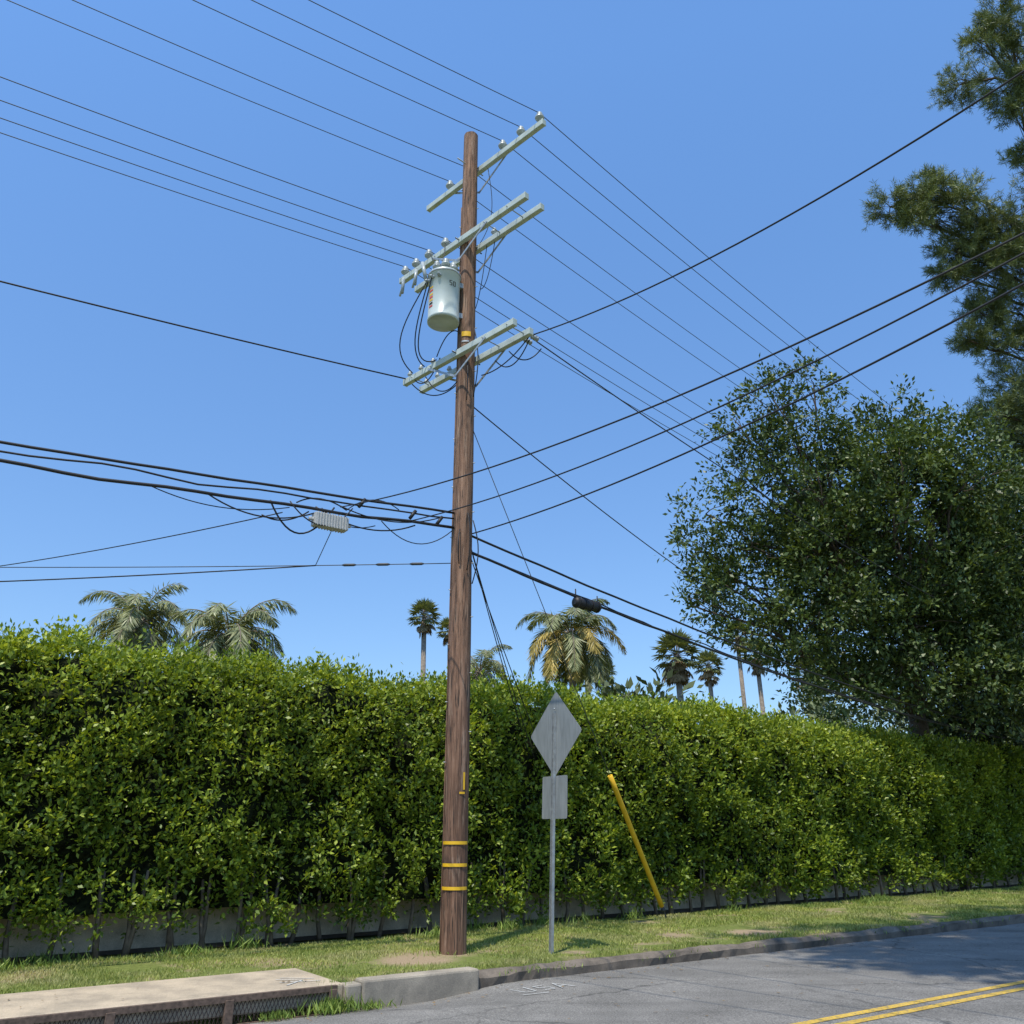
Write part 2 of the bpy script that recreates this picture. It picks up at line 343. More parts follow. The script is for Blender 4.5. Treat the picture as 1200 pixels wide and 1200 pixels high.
# ------------------------------------------------------------------ hedge
def bulge(s,z): 
    return .34*noise.noise(Vector((s*.75,z*.55,0)))+.22*noise.noise(Vector((s*2.1,z*1.4,7)))+.1*noise.noise(Vector((s*5,z*5,3)))
def top(s): return 4.2+.14*math.exp(-((s-8)/6)**2)+.26*noise.noise(Vector((s*.55,0,11)))+.24*noise.noise(Vector((s*1.7,0,5)))
def front(s,z):
    t=top(s); x=max(0,(z-(t-.7))/.7); lo=max(0,(.9-z))*.12
    return hd(s)+bulge(s,z)-.15+.75*x*x+lo
hedge=empty("hedge",W(0,4,0))
roots=[];dirs=[];Ls=[];sz=[]
nF=24500
for i in range(nF):
    s=-13+60*R.random()**1.5; t=top(s); bot=.2+.32*noise.noise(Vector((s*1.3,0,21)))+.5*max(0,noise.noise(Vector((s*2.6,0,2))))
    z=bot+(t-bot)*R.random()
    g=noise.noise(Vector((s*1.7,z*1.2,33)))+.6*noise.noise(Vector((s*4,z*4,13)))
    deep=0
    if g<-.2:
        q=R.random()
        if q<.45: continue
        if q<.85: deep=.22+R.random()*.3
    d=front(s,z)+ deep+(0 if R.random()<.6 else R.random()*.35)
    dist=W(s,d).length
    roots.append(W(s,d+.1,z)); up=.45+R.random()*.5
    dirs.append(-N*.9+Vector((R.gauss(0,.4),R.gauss(0,.3),up))); Ls.append(R.uniform(.14,.38)); sz.append(.092*(dist/14)**.42)
for i in range(8000):
    s=-13+60*R.random()**1.5; t=top(s); q=R.random(); d=hd(s)+.15+q*1.7
    z=t-.12+.14*noise.noise(Vector((s*3,d*3,2)))-(.25*max(0,.35-q)/.35)
    dist=W(s,d).length
    roots.append(W(s,d,z)); dirs.append(Vector((R.gauss(0,.45),R.gauss(0,.45),1.0))); Ls.append(R.uniform(.15,.5)*(1 if R.random()<.93 else 1.5)); sz.append(.088*(dist/14)**.42)
V=shoots([tuple(r) for r in roots],[tuple(x) for x in dirs],Ls,11,sz,asp=.5,spread=.5,upb=.45)
quads_obj("foliage",V,M_hedge,hedge)
roots=[];dirs=[]
for i in range(3000):
    s=R.uniform(-13,45); z=R.uniform(.7,4.2); roots.append(tuple(W(s,hd(s)+1.9,z))); dirs.append(tuple(N+Vector((0,0,.5))))
quads_obj("foliage_back",shoots(roots,dirs,.35,8,.14),M_hedge,hedge)
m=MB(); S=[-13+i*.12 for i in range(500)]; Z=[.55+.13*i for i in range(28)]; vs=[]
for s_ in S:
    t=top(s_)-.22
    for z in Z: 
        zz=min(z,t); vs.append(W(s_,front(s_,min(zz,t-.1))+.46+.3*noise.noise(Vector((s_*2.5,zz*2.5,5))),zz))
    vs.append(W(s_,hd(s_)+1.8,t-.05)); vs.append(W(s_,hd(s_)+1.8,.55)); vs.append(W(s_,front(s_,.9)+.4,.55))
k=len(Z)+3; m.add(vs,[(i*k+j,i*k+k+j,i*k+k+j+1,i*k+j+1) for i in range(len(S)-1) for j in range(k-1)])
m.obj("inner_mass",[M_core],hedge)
m=MB(); s_=-12.8
while s_<46:
    b0=hd(s_)+.25+R.uniform(-.12,.15)
    for q in range(R.choice([1,1,2,2])):
        p=[W(s_+R.uniform(-.05,.05),b0,-.02)]; dx=R.gauss(0,.09);dy=R.gauss(0,.07)
        for z in (.3,.65,1.1): p.append(W(s_+dx*z*1.3+R.gauss(0,.02),b0+dy*z,z))
        m.tube(p,[.042,.034,.028,.02],6)
    s_+=R.uniform(.4,.62)
m.obj("stems",[M_stem],hedge)
m=MB(); m.add([W(-25,hd(-25)+.8,-.05),W(60,hd(60)+.8,-.05),W(60,hd(60)+.8,.7),W(-25,hd(-25)+.8,.7),W(60,hd(60)+1.0,.7),W(-25,hd(-25)+1.0,.7),W(60,hd(60)+1.0,-.05),W(-25,hd(-25)+1.0,-.05)],[(0,1,2,3),(3,2,4,5),(5,4,6,7)])
m.obj("garden_wall",[M_wall])
# ------------------------------------------------------------------ trees
def crown(lobes,per,leaf,nl,L=.45,gap=-.25,upb=.7,under=.35):
    roots=[];dirs=[];
    for (c,r) in lobes:
        k=int(per*r*r)
        for i in range(k):
            v=Vector((R.gauss(0,1),R.gauss(0,1),R.gauss(0,1))).normalized()
            if v.z<-.2 and R.random()>under: continue
            rr=r*(1+.35*noise.noise(v*2.3+c)) * (1 if R.random()<.7 else R.uniform(.5,1))
            p=c+Vector((v.x*rr,v.y*rr,v.z*rr*.8))
            if noise.noise(p*.9)<gap: continue
            roots.append(tuple(p)); dirs.append(tuple(v+Vector((R.gauss(0,.4),R.gauss(0,.4),R.gauss(0,.3)+.15))))
    return shoots(roots,dirs,rng.uniform(.4,1.3,len(roots))*L,nl,leaf,upb=upb)
def limb(m,p,q,r0,r1,n=6,wob=.12):
    p=Vector(p);q=Vector(q);L=(q-p).length;pts=[];rs=[]
    for i in range(n+1):
        t=i/n; o=Vector((R.gauss(0,1),R.gauss(0,1),R.gauss(0,.5)))*wob*L*.25*math.sin(math.pi*t)
        pts.append(p.lerp(q,t)+o+Vector((0,0,L*.08*math.sin(math.pi*t)))); rs.append(r0+(r1-r0)*t)
    m.tube(pts,rs,7); return pts
def tree(name,base,fork,lobes,leafmat_,per,leaf,nl,r0=.35,L=.45,gap=-.25,under=.35):
    e=empty(name,base); m=MB(); limb(m,base,fork,r0,r0*.65,6,.05)
    hubs=[]
    for i in range(6):
        c,r=R.choice(lobes); h=Vector(fork).lerp(c,.5); limb(m,fork,h,r0*.45,r0*.22); hubs.append(h)
    for c,r in lobes:
        h=min(hubs,key=lambda a:(a-c).length); pp=limb(m,h,c,r0*.16,r0*.06)
        for j in range(4):
            v=Vector((R.gauss(0,1),R.gauss(0,1),R.gauss(0,1))).normalized(); limb(m,pp[R.randint(3,6)],c+v*r*.85,r0*.05,.008,4)
    m.obj("trunk_and_limbs",[M_bark],e)
    quads_obj("foliage",crown(lobes,per,leaf,nl,L,gap,under=under),leafmat_,e); return e
C=Vector((12.2,27.2,10.2)); lobes=[]
for i in range(56):
    v=Vector((R.gauss(0,1),R.gauss(0,1),R.gauss(0,1))).normalized(); q=R.uniform(.35,.92)
    lobes.append((C+Vector((v.x*5.2*q,v.y*4.4*q,v.z*4.6*q)),R.uniform(.8,1.5)))
for x,y,z,r in ((6.3,26,11.3,.8),(5.9,26,10.1,.6),(6.6,26,9.0,.9),(5.6,25.8,8.2,.5),(7.6,26,12.8,.8),(7.7,26,14.5,.7),(8.4,26,13.6,.8),(9.0,26.2,15.6,.8),(9.0,26,6.6,1.1),(7.2,26,7.4,.8),(10.4,26,16.0,.9),(9.6,26,14.4,1.1),(7.7,26,10.2,1.1),(8.0,26,11.8,1),
  (15.0,27.5,14.4,1.0),(16.6,28,13.2,1.1),(17.6,28,11.8,1.3),(16.5,27,10.0,1.5),(17.6,27.5,8.6,1.4),(12.9,26,14.6,.9),(14.5,26,12.5,1.3),(15.6,26.5,7.0,1.4),
  (10.2,25.6,5.6,1.1),(11.6,25.6,6.0,1.3),(13.0,25.8,5.8,1.4),(14.6,26,5.6,1.3),(12.3,25.2,7.4,1.4),(16.3,26.5,5.3,1.3),(18,27,5.8,1.3),(10.4,25.2,7.6,1.2),(13.4,25.4,8.8,1.3)): lobes.append((Vector((x,y,z)),r))
tree("broadleaf_tree",(13.5,28.5,0),(13,28,5.2),lobes,M_oak,145,.18,12,.4,.65,-.19,under=.5)
lobes=[]
for i in range(45):
    v=Vector((R.gauss(0,1),R.gauss(0,1),R.gauss(0,1))).normalized(); q=R.uniform(.4,.95)
    lobes.append((Vector((21.5,33.0,11.5))+Vector((v.x*4.0*q,v.y*3.5*q,v.z*7.2*q)),R.uniform(1,1.9)))
for i in range(18): lobes.append((Vector((R.uniform(15,21),30+R.uniform(0,2),R.uniform(4.6,8))),R.uniform(1,1.5)))
tree("shade_tree",(21.5,34,0),(21.5,33.5,6),lobes,M_dark,55,.24,10,.45,.6,-.3)
lobes=[]
for cx,cy,cz,rr,k in ((3.2,5.6,20.4,2.6,16),(5.2,7.9,21.2,2.6,16),(8.0,9.3,22.0,2.6,15),(10.2,10.2,23.0,2.4,10),(6.5,6.0,21.2,2.5,12)):
    for i in range(k):
        v=Vector((R.gauss(0,1),R.gauss(0,1),R.gauss(0,.5))).normalized(); lobes.append((Vector((cx,cy,cz))+Vector((v.x*rr*R.uniform(.3,.95),v.y*rr*R.uniform(.2,.75),abs(v.z)*1.6)),R.uniform(.8,1.2)))
tree("street_tree",(11.5,.8,0),(10,3.5,15),lobes,M_dark,45,.32,9,.4,.6,-.3,under=.8)
pe=empty("pine_tree",(23.8,33.0,0)); m=MB()
trunk=[Vector((23.8,33,0)),Vector((23.9,32.6,8)),Vector((23.8,31.8,16)),Vector((23.7,30.6,24)),Vector((23.5,29.4,31)),Vector((23.2,28.6,35))]
m.tube(trunk,[.45,.38,.3,.22,.13,.05],9)
cl=[(16.7,27.5,25.2,.9),(15.1,27.6,25.0,.7),(15.9,27.6,24.3,.6),(18,27.5,25,1.1),(19.7,27.7,24.4,1.2),(20,28.3,22.9,1.2),(17.7,28.2,23.3,.8),(18.9,28.4,22.9,1.1),(18.7,29,20.9,.9),(19.7,29.5,19.9,1.2),(20,30,18.4,1.2),(19.4,29.3,21.6,1),(19,30,17,1.1),(20.5,30.5,16.4,1.4),(19.7,25.2,32.2,.9),(18.9,25.3,31.2,.7),(20.5,25.4,31,1),(19.7,26,29.4,.8),(20.3,26,28.6,.8),(20.4,26.8,26.8,.6),(16.9,27.6,26,.6),(22.5,28,33,1.6),(23.5,29,28,1.8),(24,30,24,1.8),(24,31,20,2),(21,30.5,34.5,1.2),(17.2,28.3,22.3,.6),(18,28.9,19.6,.6),(18.6,28.4,24.2,1),(21,28.5,21.5,1.2),(21.2,28.6,24,1.2),(21.4,29,19.8,1.2),(20.6,25.6,30,.9)]
roots=[];dirs=[]
for x,y,z,r in cl:
    c=Vector((x,y,z)); zz=max(6,min(34,z-1.5)); 
    for a,b in zip(trunk[:-1],trunk[1:]):
        if a.z<=zz<=b.z: tp=a.lerp(b,(zz-a.z)/(b.z-a.z))
    pts=limb(m,tp,c,.09,.03)
    for i in range(int(16*r)+6):
        v=Vector((R.gauss(0,1),R.gauss(0,1),R.gauss(0,.7))).normalized(); q=c+v*r*R.uniform(.6,1.2); limb(m,pts[R.randint(3,6)],q,.02,.006,3)
        for j in range(8):
            t=R.random(); p=c.lerp(q,.35+.65*t)+Vector((R.gauss(0,.12),R.gauss(0,.12),R.gauss(0,.12)))*r; roots.append(tuple(p)); dirs.append(tuple(v+Vector((R.gauss(0,.5),R.gauss(0,.5),R.gauss(0,.4)+.3))))
m.obj("trunk_and_limbs",[M_bark],pe)
roots=np.array(roots);dirs=nrm(np.array(dirs)); nn=30; k=len(roots)
T=dirs[:,None]*.55+rng.normal(size=(k,nn,3))*.5; T=nrm(T.reshape(-1,3)); C0=np.repeat(roots,nn,0)+np.repeat(dirs,nn,0)*rng.random((k*nn,1))*.35+T*.12
quads_obj("needles",leafquads(C0,T,rng.normal(size=(k*nn,3)),.26*rng.uniform(.7,1.2,k*nn),.02),M_pine,pe)
def feather_palm(name,crown_c,nf,Lf,yellow=0.0,rt=.16):
    c=Vector(crown_c); e=empty(name,(c.x,c.y,0)); m=MB()
    m.tube([Vector((c.x,c.y,-.1)),Vector((c.x+.1,c.y,c.z*.5)),Vector((c.x,c.y,c.z-.3)),c],[rt*1.3,rt,rt*.9,rt*.7],10)
    C_=[];T_=[];N_=[];L_=[];Y=[]
    for i in range(nf):
        az=i*2.399+R.uniform(-.2,.2); el=math.radians(74-105*((i+.5)/nf)+R.uniform(-7,7)); L=Lf*R.uniform(.85,1.1)*(1 if el>0 else .85)
        d=Vector((math.cos(az)*math.cos(el),math.sin(az)*math.cos(el),math.sin(el))); p=c.copy(); ns=34; pts=[p.copy()]
        isy=R.random()<yellow and el<.8
        for j in range(ns):
            t=j/ns; d=(d+Vector((0,0,-1))*(.04+.12*t)*(1.3-.3*math.sin(el))*26/ns).normalized(); p=p+d*L/ns; pts.append(p.copy())
            if t<.1: continue
            side=d.cross(Vector((0,0,1)))
            if side.length<.05: side=Vector((math.sin(az),-math.cos(az),0))
            side.normalize(); up=side.cross(d).normalized(); ll=Lf*.27*math.sin(math.pi*min(1,(t*.9+.12)))**.5*R.uniform(.7,1.15)
            for sg in (-1,1):
                for rep in (0,1,2):
                    tt=(side*sg*R.uniform(.4,1.0)+d*R.uniform(.3,.9)+up*R.uniform(-.4,.4)+Vector((0,0,-.35-.6*R.random()))).normalized()
                    C_.append(tuple(p+d*rep*L/ns*.33+tt*ll*.5)); T_.append(tuple(tt)); N_.append(tuple(up+side*R.uniform(-.7,.7))); L_.append(ll); Y.append(isy)
        m.tube(pts,[.03*(1-k_/len(pts))+.006 for k_ in range(len(pts))],4,1 if isy else 0)
    m.obj("trunk_and_stalks",[M_ptrunk,M_palmy],e)
    C_,T_,N_,L_,Y=map(np.array,(C_,T_,N_,L_,Y)); V=leafquads(C_,T_,N_,L_,.048*Lf/2.6)
    quads_obj("fronds",V[~Y],M_palm,e)
    if Y.any(): quads_obj("yellow_fronds",V[Y],M_palmy,e)
def fan_palm(crown_c,r,skirt=1.0):
    c=Vector(crown_c); e=empty("fan_palm",(c.x,c.y,0)); m=MB()
    m.tube([Vector((c.x+.3,c.y,-.1)),Vector((c.x+.15,c.y,c.z*.5)),c],[.32,.22,.2],9)
    C_=[];T_=[];N_=[];L_=[];D=[]
    def fan(az,el,pl,rad,dead):
        d=Vector((math.cos(az)*math.cos(el),math.sin(az)*math.cos(el),math.sin(el)));h=c+d*pl
        side=d.cross(Vector((0,0,1))).normalized(); up=side.cross(d)
        m.tube([c,h],.02,4,0)
        for k in range(15):
            a=math.radians(-105+210*k/14); t=(d*math.cos(a)+side*math.sin(a)+Vector((0,0,-.35 if not dead else -.8))+up*R.uniform(-.1,.25)).normalized()
            C_.append(tuple(h+t*rad*.5));T_.append(tuple(t));N_.append(tuple(up+side*R.uniform(-.4,.4)));L_.append(rad*R.uniform(.85,1.1));D.append(dead)
    for i in range(32): fan(i*2.399,math.radians(85-115*(i/32)+R.uniform(-6,6)),r*.58,r*.5,False)
    for i in range(int(22*skirt)): fan(R.uniform(0,6.28),math.radians(R.uniform(-85,-45)),r*R.uniform(.3,.9),r*.4,True)
    m.obj("trunk",[M_ptrunk],e); C_,T_,N_,L_,D=map(np.array,(C_,T_,N_,L_,D)); V=leafquads(C_,T_,N_,L_,.11*r)
    quads_obj("fans",V[~D],M_fan,e)
    if D.any(): quads_obj("dead_skirt",V[D],M_dead,e)
feather_palm("queen_palm",(-13.9,31.2,8.9),28,2.6)
feather_palm("queen_palm",(-9.9,29.5,8.0),28,2.8)
feather_palm("queen_palm",(2.6,37.4,9.8),28,3.0,.4)
feather_palm("queen_palm",(-1.5,39.7,8.6),18,2.2)
feather_palm("queen_palm",(4.2,48,10.2),18,1.8)
for c,r,k in (((-7.2,68.5,18.2),1.5,1),((-7.3,98,23.6),1.7,.6),((10.6,54.7,12.3),1.7,1.6),((18.4,79.9,16.2),1.6,.7),((22.4,83.9,20.1),1.6,.7),((22.9,79.6,17.2),1.8,.6),((37,108,20.5),2.2,.6),((39.6,112,18),1.7,.5),((9.4,88,17),1.5,.6)): fan_palm(c,r,k)
lob=[]
for i in range(95):
    x=R.uniform(16,95); y=R.uniform(62,110); hgt=(4+ (x-16)*.13)*(y/85)
    lob.append((Vector((x,y,R.uniform(.4,1)*min(hgt,13)+1)),R.uniform(2,4)))
for i in range(60): lob.append((Vector((R.uniform(-30,34),R.uniform(44,70),R.uniform(4.0,7.2))),R.uniform(1.2,2.4)))
for x,y,z,r in ((33,88,14.5,3.2),(37,90,15,3.5),(42,95,17.5,3.5),(46,92,13,4),(30,85,11,3),(38,80,11,3),(52,90,17,4.5)): lob.append((Vector((x,y,z)),r))
quads_obj("distant_trees",crown(lob,16,.6,10,1.0,-.4,under=.3),M_far)
lob=[(Vector((R.uniform(-45,-8),R.uniform(38,52),R.uniform(2.5,6.0))),R.uniform(1.2,2.2)) for i in range(45)]
quads_obj("garden_shrubs",crown(lob,20,.4,10,.6,-.4,under=.3),M_far)
m=MB(); nx=60;vs=[]
for i in range(nx+1):
    for j in range(9):
        x=-60+i*8; y=110+j*28; zz=1.0+14*math.sin(math.pi*min(1,j/8))*(max(0,(i-12)/nx))**.8*1.4+3*noise.noise(Vector((x*.02,y*.02,0)))
        vs.append((x,y,zz))
m.add(vs,[(i*9+j,i*9+9+j,i*9+10+j,i*9+j+1) for i in range(nx) for j in range(8)],0,True)
m.obj("hill",[simple("hill_scrub",(.09,.1,.055),.95,var=.4,scale=.15)])
# ------------------------------------------------------------------ utility pole
PX,PY=-.83,13.5; Pb=Vector((PX,PY,0)); ARM=Vector((.707,-.707,0)); LN=Vector((.707,.707,0)); ZV=Vector((0,0,1))
def pr(z): return .185-.045*z/14.8
up_=empty("utility_pole",Pb)
def poleshaft(base,H,par):
    m=MB(); nn=28; rows=110; vs=[]
    for i in range(rows+1):
        z=-.2+(H+.2)*i/rows
        for k in range(nn):
            a=6.283185*k/nn; ca,sa=math.cos(a),math.sin(a)
            r=pr(z)+.006*noise.noise(Vector((ca*3,sa*3,z*.6)))+.005*noise.noise(Vector((ca*11,sa*11,z*.5)))
            vs.append(base+Vector((ca*r,sa*r,z)))
    m.add(vs,[(i*nn+k,i*nn+(k+1)%nn,(i+1)*nn+(k+1)%nn,(i+1)*nn+k) for i in range(rows) for k in range(nn)],0,True)
    m.add([vs[rows*nn+k] for k in range(nn)],[tuple(range(nn))])
    m.obj("pole_shaft",[M_pole],par)
poleshaft(Pb,14.8,up_)
m=MB()
def band(z0,z1,a0,a1,mm):
    n=14; vs=[]
    for i in range(n+1):
        a=math.radians(a0+(a1-a0)*i/n)
        for z in (z0,z1): r=pr(z)+.012; vs.append(Pb+Vector((math.cos(a)*r,math.sin(a)*r,z)))
    m.add(vs,[(2*i,2*i+2,2*i+3,2*i+1) for i in range(n)],mm)
for z in (1.44,1.14,.83): band(z,z+.045,-160,-25,0)
band(2.2,2.45,-58,-48,0); band(2.14,2.17,-75,-48,0); band(10.02,10.12,-120,-60,0); band(9.9,9.93,-120,-70,1)
m.obj("marker_bands",[M_yel,M_galv],up_)
m=MB()
for i in range(26):
    z=2.6+i*.45; a=math.radians(-20 if i%2 else 200)
    if z>13.8: break
    dv=Vector((math.cos(a),math.sin(a),0)); m.tube([Pb+dv*pr(z)+Vector((0,0,z)),Pb+dv*(pr(z)+.045)+Vector((0,0,z))],.009,5)
m.obj("step_bolts",[M_galv],up_)
m=MB(); g=math.radians(-172); dv=Vector((math.cos(g),math.sin(g),0))
m.tube([Pb+dv*(pr(z)+.006)+Vector((0,0,z)) for z in [x*.5 for x in range(0,27)]],.012,5)
m.obj("ground_wire_molding",[M_pole],up_)
def insul(m,p,s=1.0):
    m.lathe(p,[(0.0,-.02),(.016*s,-.02),(.016*s,.07*s),(.065*s,.075*s),(.075*s,.1*s),(.045*s,.115*s),(.06*s,.135*s),(.035*s,.16*s),(.04*s,.185*s),(.02*s,.2*s),(0,.2*s)],14)
def arm(m,z,l0,l1,off,h=.06):
    c=Pb+LN*off+ARM*((l0+l1)/2)+Vector((0,0,z)); m.box(c,ARM,LN,(0,0,1),(l1-l0)/2,.048,h)
    for l in (l0,l1): m.box(Pb+LN*off+ARM*(l+(.014 if l>0 else -.014))+Vector((0,0,z)),ARM,LN,(0,0,1),.013,.052,h+.005)
TZ,MZ,LZ=14.02,12.12,9.66
m=MB()
arm(m,TZ,-1.52,1.8,.2)
for sg in (-1,1): arm(m,MZ,-1.8,1.72,.2*sg); arm(m,LZ,-1.5,1.42,.2*sg)
m.obj("crossarms",[M_arm],up_,bevel=.008)
m=MB()
for z,off in ((TZ,.2),(MZ,-.2),(MZ,.2),(LZ,-.2),(LZ,.2)):
    for sg in (-1,1):
        m.box((Pb+LN*off*1.27+ARM*sg*.38+ZV*(z-.25)),ARM*.76*sg+ZV*.45,LN,(-ARM*.45*sg+ZV*.76),.46,.006,.02)
    m.tube([Pb-LN*.34+ZV*z,Pb+LN*.34+ZV*z],.014,6)
for z in (MZ,LZ):
    for l in (-1.25,-.7,.7,1.3): m.tube([Pb-LN*.27+ARM*l+ZV*z,Pb+LN*.27+ARM*l+ZV*z],.011,5)
m.obj("braces_and_bolts",[M_galv],up_)
topL=[1.71,1.22,.72,-.3,-.85]; midL=[-.45,-.95,-1.35,-1.7]; 
m=MB()
for l in topL: insul(m,Pb+LN*.2+ARM*l+ZV*(TZ+.06),1.25)
for l in midL: insul(m,Pb-LN*.2+ARM*l+ZV*(MZ+.06),1.25)
for l in (-1.3,-.9,.5): insul(m,Pb+LN*.2+ARM*l+ZV*(MZ+.06),.9)
for l in (-1.38,-1.05,-.7): insul(m,Pb-LN*.2+ARM*l+ZV*(LZ+.06),.7); insul(m,Pb+LN*.2+ARM*l+ZV*(LZ+.06),.7)
for l in (1.36,1.2): m.lathe(Pb+LN*.28+ARM*l+ZV*(LZ-.02),[(0,0),(.03,.01),(.05,.03),(.025,.06),(.05,.09),(.025,.12),(.05,.15),(.02,.18),(0,.19)],12,0,LN)
m.obj("insulators",[M_ins],up_)
m=MB(); m.lathe(Pb+ZV*14.8,[(0,.03),(.05,.03),(.09,.0),(.1,-.03)],12); m.obj("top_cap",[M_galv],up_)
# transformer
tc=Vector((-1.25,13.30,0)); zb=10.26; tr=empty("pole_transformer",tc+ZV*zb)
m=MB()
m.lathe(tc+ZV*zb,[(0,.05),(.26,.05),(.275,.0),(.29,0),(.292,.06),(.285,.07),(.285,.93),(.3,.94),(.305,1.0),(.29,1.02),(.2,1.09),(0,1.12)],40)
m.obj("tank",[M_can],tr)
m=MB()
for k in range(3):
    a=math.radians(120+k*70+90); p=tc+Vector((math.cos(a)*.16,math.sin(a)*.16,zb+1.05)); insul(m,p,1.2)
for k in range(3):
    a=math.radians(200+k*28); dv=Vector((math.cos(a),math.sin(a),0)); m.lathe(tc+dv*.27+ZV*(zb+.84),[(0,0),(.03,0),(.04,.03),(.02,.05),(.035,.07),(.015,.1),(0,.11)],10,0,dv)
m.tube([tc+Vector((-.34,-.05,zb+.9)),tc+Vector((-.42,-.03,zb+1.3))],.035,8)
m.obj("bushings",[M_ins],tr)
m=MB()
for z in (.2,.85): m.box((tc+Pb)/2+ZV*(zb+z),(Pb-tc),(0,0,1),(Pb-tc).cross(ZV),.13,.05,.09)
m.lathe(tc+ZV*(zb+.955),[(.306,0),(.314,.005),(.314,.03),(.306,.035)],36)
m.obj("mounting_brackets",[M_galv],tr)
m=MB()
def patch(a0,a1,z0,z1,mm):
    n=5;vs=[]
    for i in range(n+1):
        a=math.radians(a0+(a1-a0)*i/n)
        for z in (z0,z1): vs.append(tc+Vector((math.cos(a)*.2895,math.sin(a)*.2895,zb+z)))
    m.add(vs,[(2*i,2*i+2,2*i+3,2*i+1) for i in range(n)],mm)
for z,c in ((.62,0),(.55,1),(.47,0),(.41,1),(.35,0),(.28,2),(.22,1)): patch(-150,-130,z,z+.035,c)
for (a,b_,c_,d_) in ((-66,-55,.78,.8),(-66,-63,.71,.78),(-66,-55,.69,.71),(-58,-55,.61,.69),(-66,-55,.59,.61),(-51,-40,.78,.8),(-51,-40,.59,.61),(-51,-48,.61,.78),(-43,-40,.61,.78)): patch(a,b_,c_*.5+.35,d_*.5+.35,2)
m.obj("labels",[M_yel,M_red,M_black],tr)
# ------------------------------------------------------------------ neighbour poles (span ends)
LP=Pb-A*46; RP=Pb+Vector((.73,.68,0))*46; CP=Vector((10.5,-2.2,0))
for b,hh in ((LP,14.8),(RP,14.8),(CP,11)):
    e=empty("utility_pole",b); poleshaft(b,hh,e); m=MB()
    for z in (TZ,MZ,LZ):
        if z<hh: m.box(b+ZV*z-LN*.2,ARM,LN,ZV,1.8,.048,.06)
    m.obj("crossarms",[M_arm],e)
# ------------------------------------------------------------------ wires
def cpts(p,q,sag,n=44):
    p=Vector(p);q=Vector(q); return [p.lerp(q,i/n)-ZV*(4*sag*(i/n)*(1-i/n)) for i in range(n+1)]
def wire(name,p,q,sag,r,mat=None,n=44):
    m=MB(); m.tube(cpts(p,q,sag,n),r,5); return m.obj(name,[mat or M_wire])
for l in topL:
    o=Pb+LN*.2+ARM*l+ZV*(TZ+.3)
    wire("power_line",o,o-A*46,1.0,.0078,M_wire2); wire("power_line",o,o+(RP-Pb),1.2,.0085,M_wire2)
for l in midL:
    o=Pb-LN*.2+ARM*l+ZV*(MZ+.3)
    wire("power_line",o,o-A*46,1.0,.0078,M_wire2); wire("power_line",o,o+(RP-Pb),1.2,.0085,M_wire2)
o=Pb-LN*.2+ARM*-1.45+ZV*(LZ+.06); wire("service_cable",o,o-A*46,1.1,.014)
o=Pb+LN*.35+ARM*1.3+ZV*LZ; wire("service_cable",o,o+(RP-Pb)-ZV*.8,1.6,.012); 
wire("service_cable",Pb+LN*.3+ARM*1.38+ZV*LZ,CP+ZV*9.9,1.42,.012)
wire("service_cable",Pb+ZV*8.75+LN*.15,Pb+Vector((17,22,7.2)),.9,.012)
wire("telecom_cable",Pb-A*2.2+ZV*6.28,CP+ZV*7.75,1.25,.010)
wire("telecom_cable",Pb-A*1.0+ZV*6.3,CP+ZV*8.15,1.2,.010)
wire("telecom_cable",Pb+LN*.2+ZV*6.33,CP+ZV*8.0,1.0,.012)
def bundle(p,q,sag,rad,amp,seed,name="telecom_cable"):
    m=MB(); n=110; pts=[]
    for i,b in enumerate(cpts(p,q,sag,n)):
        pts.append(b+Vector((0,0,1))*amp*noise.noise(Vector((i*.35,seed,0)))+A.cross(ZV)*amp*.5*noise.noise(Vector((i*.3,seed,9))))
    m.tube(pts,rad,6); m.obj(name,[M_wire])
L5=LP+ZV*6.6
bundle(Pb-A*.17+ZV*6.62,L5,.95,.02,.02,1); bundle(Pb-A*.17+ZV*6.36,LP+ZV*6.45,1.0,.024,.06,4); bundle(Pb-A*.17+ZV*6.52,LP+ZV*6.56,.98,.014,.07,8)
bundle(Pb+LN*.17+ZV*6.3,RP+ZV*6.2,1.3,.02,.02,2); bundle(Pb+LN*.17+ZV*6.0,RP+ZV*5.9,1.35,.023,.03,5); bundle(Pb+LN*.17+ZV*6.02,RP+ZV*5.85,1.3,.013,.05,6)
m=MB()
def loop(k0,k1,z0,z1,s,r=.011,off=0):
    m.tube([q+N*off*math.sin(math.pi*i/14) for i,q in enumerate(cpts(Pb-A*k0+ZV*z0,Pb-A*k1+ZV*z1,s,14))],r,5)
for k0,k1,z0,z1,s_ in ((.2,1.5,6.3,6.2,.3),(.9,2.6,6.25,6.2,.22),(2.0,3.0,6.3,6.2,.35),(2.3,3.3,6.25,6.15,.45),(2.6,4.2,6.1,6.05,.2),(3.0,5.0,6.1,6.0,.13),(.4,2.2,6.5,6.3,.18),(1.6,2.5,6.1,6.2,.12),(1.2,2.1,6.45,6.25,-.18),(2.1,2.9,6.25,6.2,-.15),(2.7,3.4,6.1,5.9,.1)): loop(k0,k1,z0,z1,s_,R.uniform(.008,.014),R.uniform(-.1,.1))
for k_ in (.4,.9,1.8): m.tube([Pb-A*k_+ZV*6.5,Pb-A*(k_+.1)+ZV*(6.35)],.03,6)
for a_,z0,z1 in ((-60,5.6,6.6),(-100,5.7,6.3),(-20,5.4,6.5),(-80,8.7,9.5),(-40,8.8,10.2)):
    dv=Vector((math.cos(math.radians(a_)),math.sin(math.radians(a_)),0)); m.tube([Pb+dv*(.19+.1*math.sin(math.pi*i/10))+ZV*(z0+(z1-z0)*i/10) for i in range(11)],.01,5)
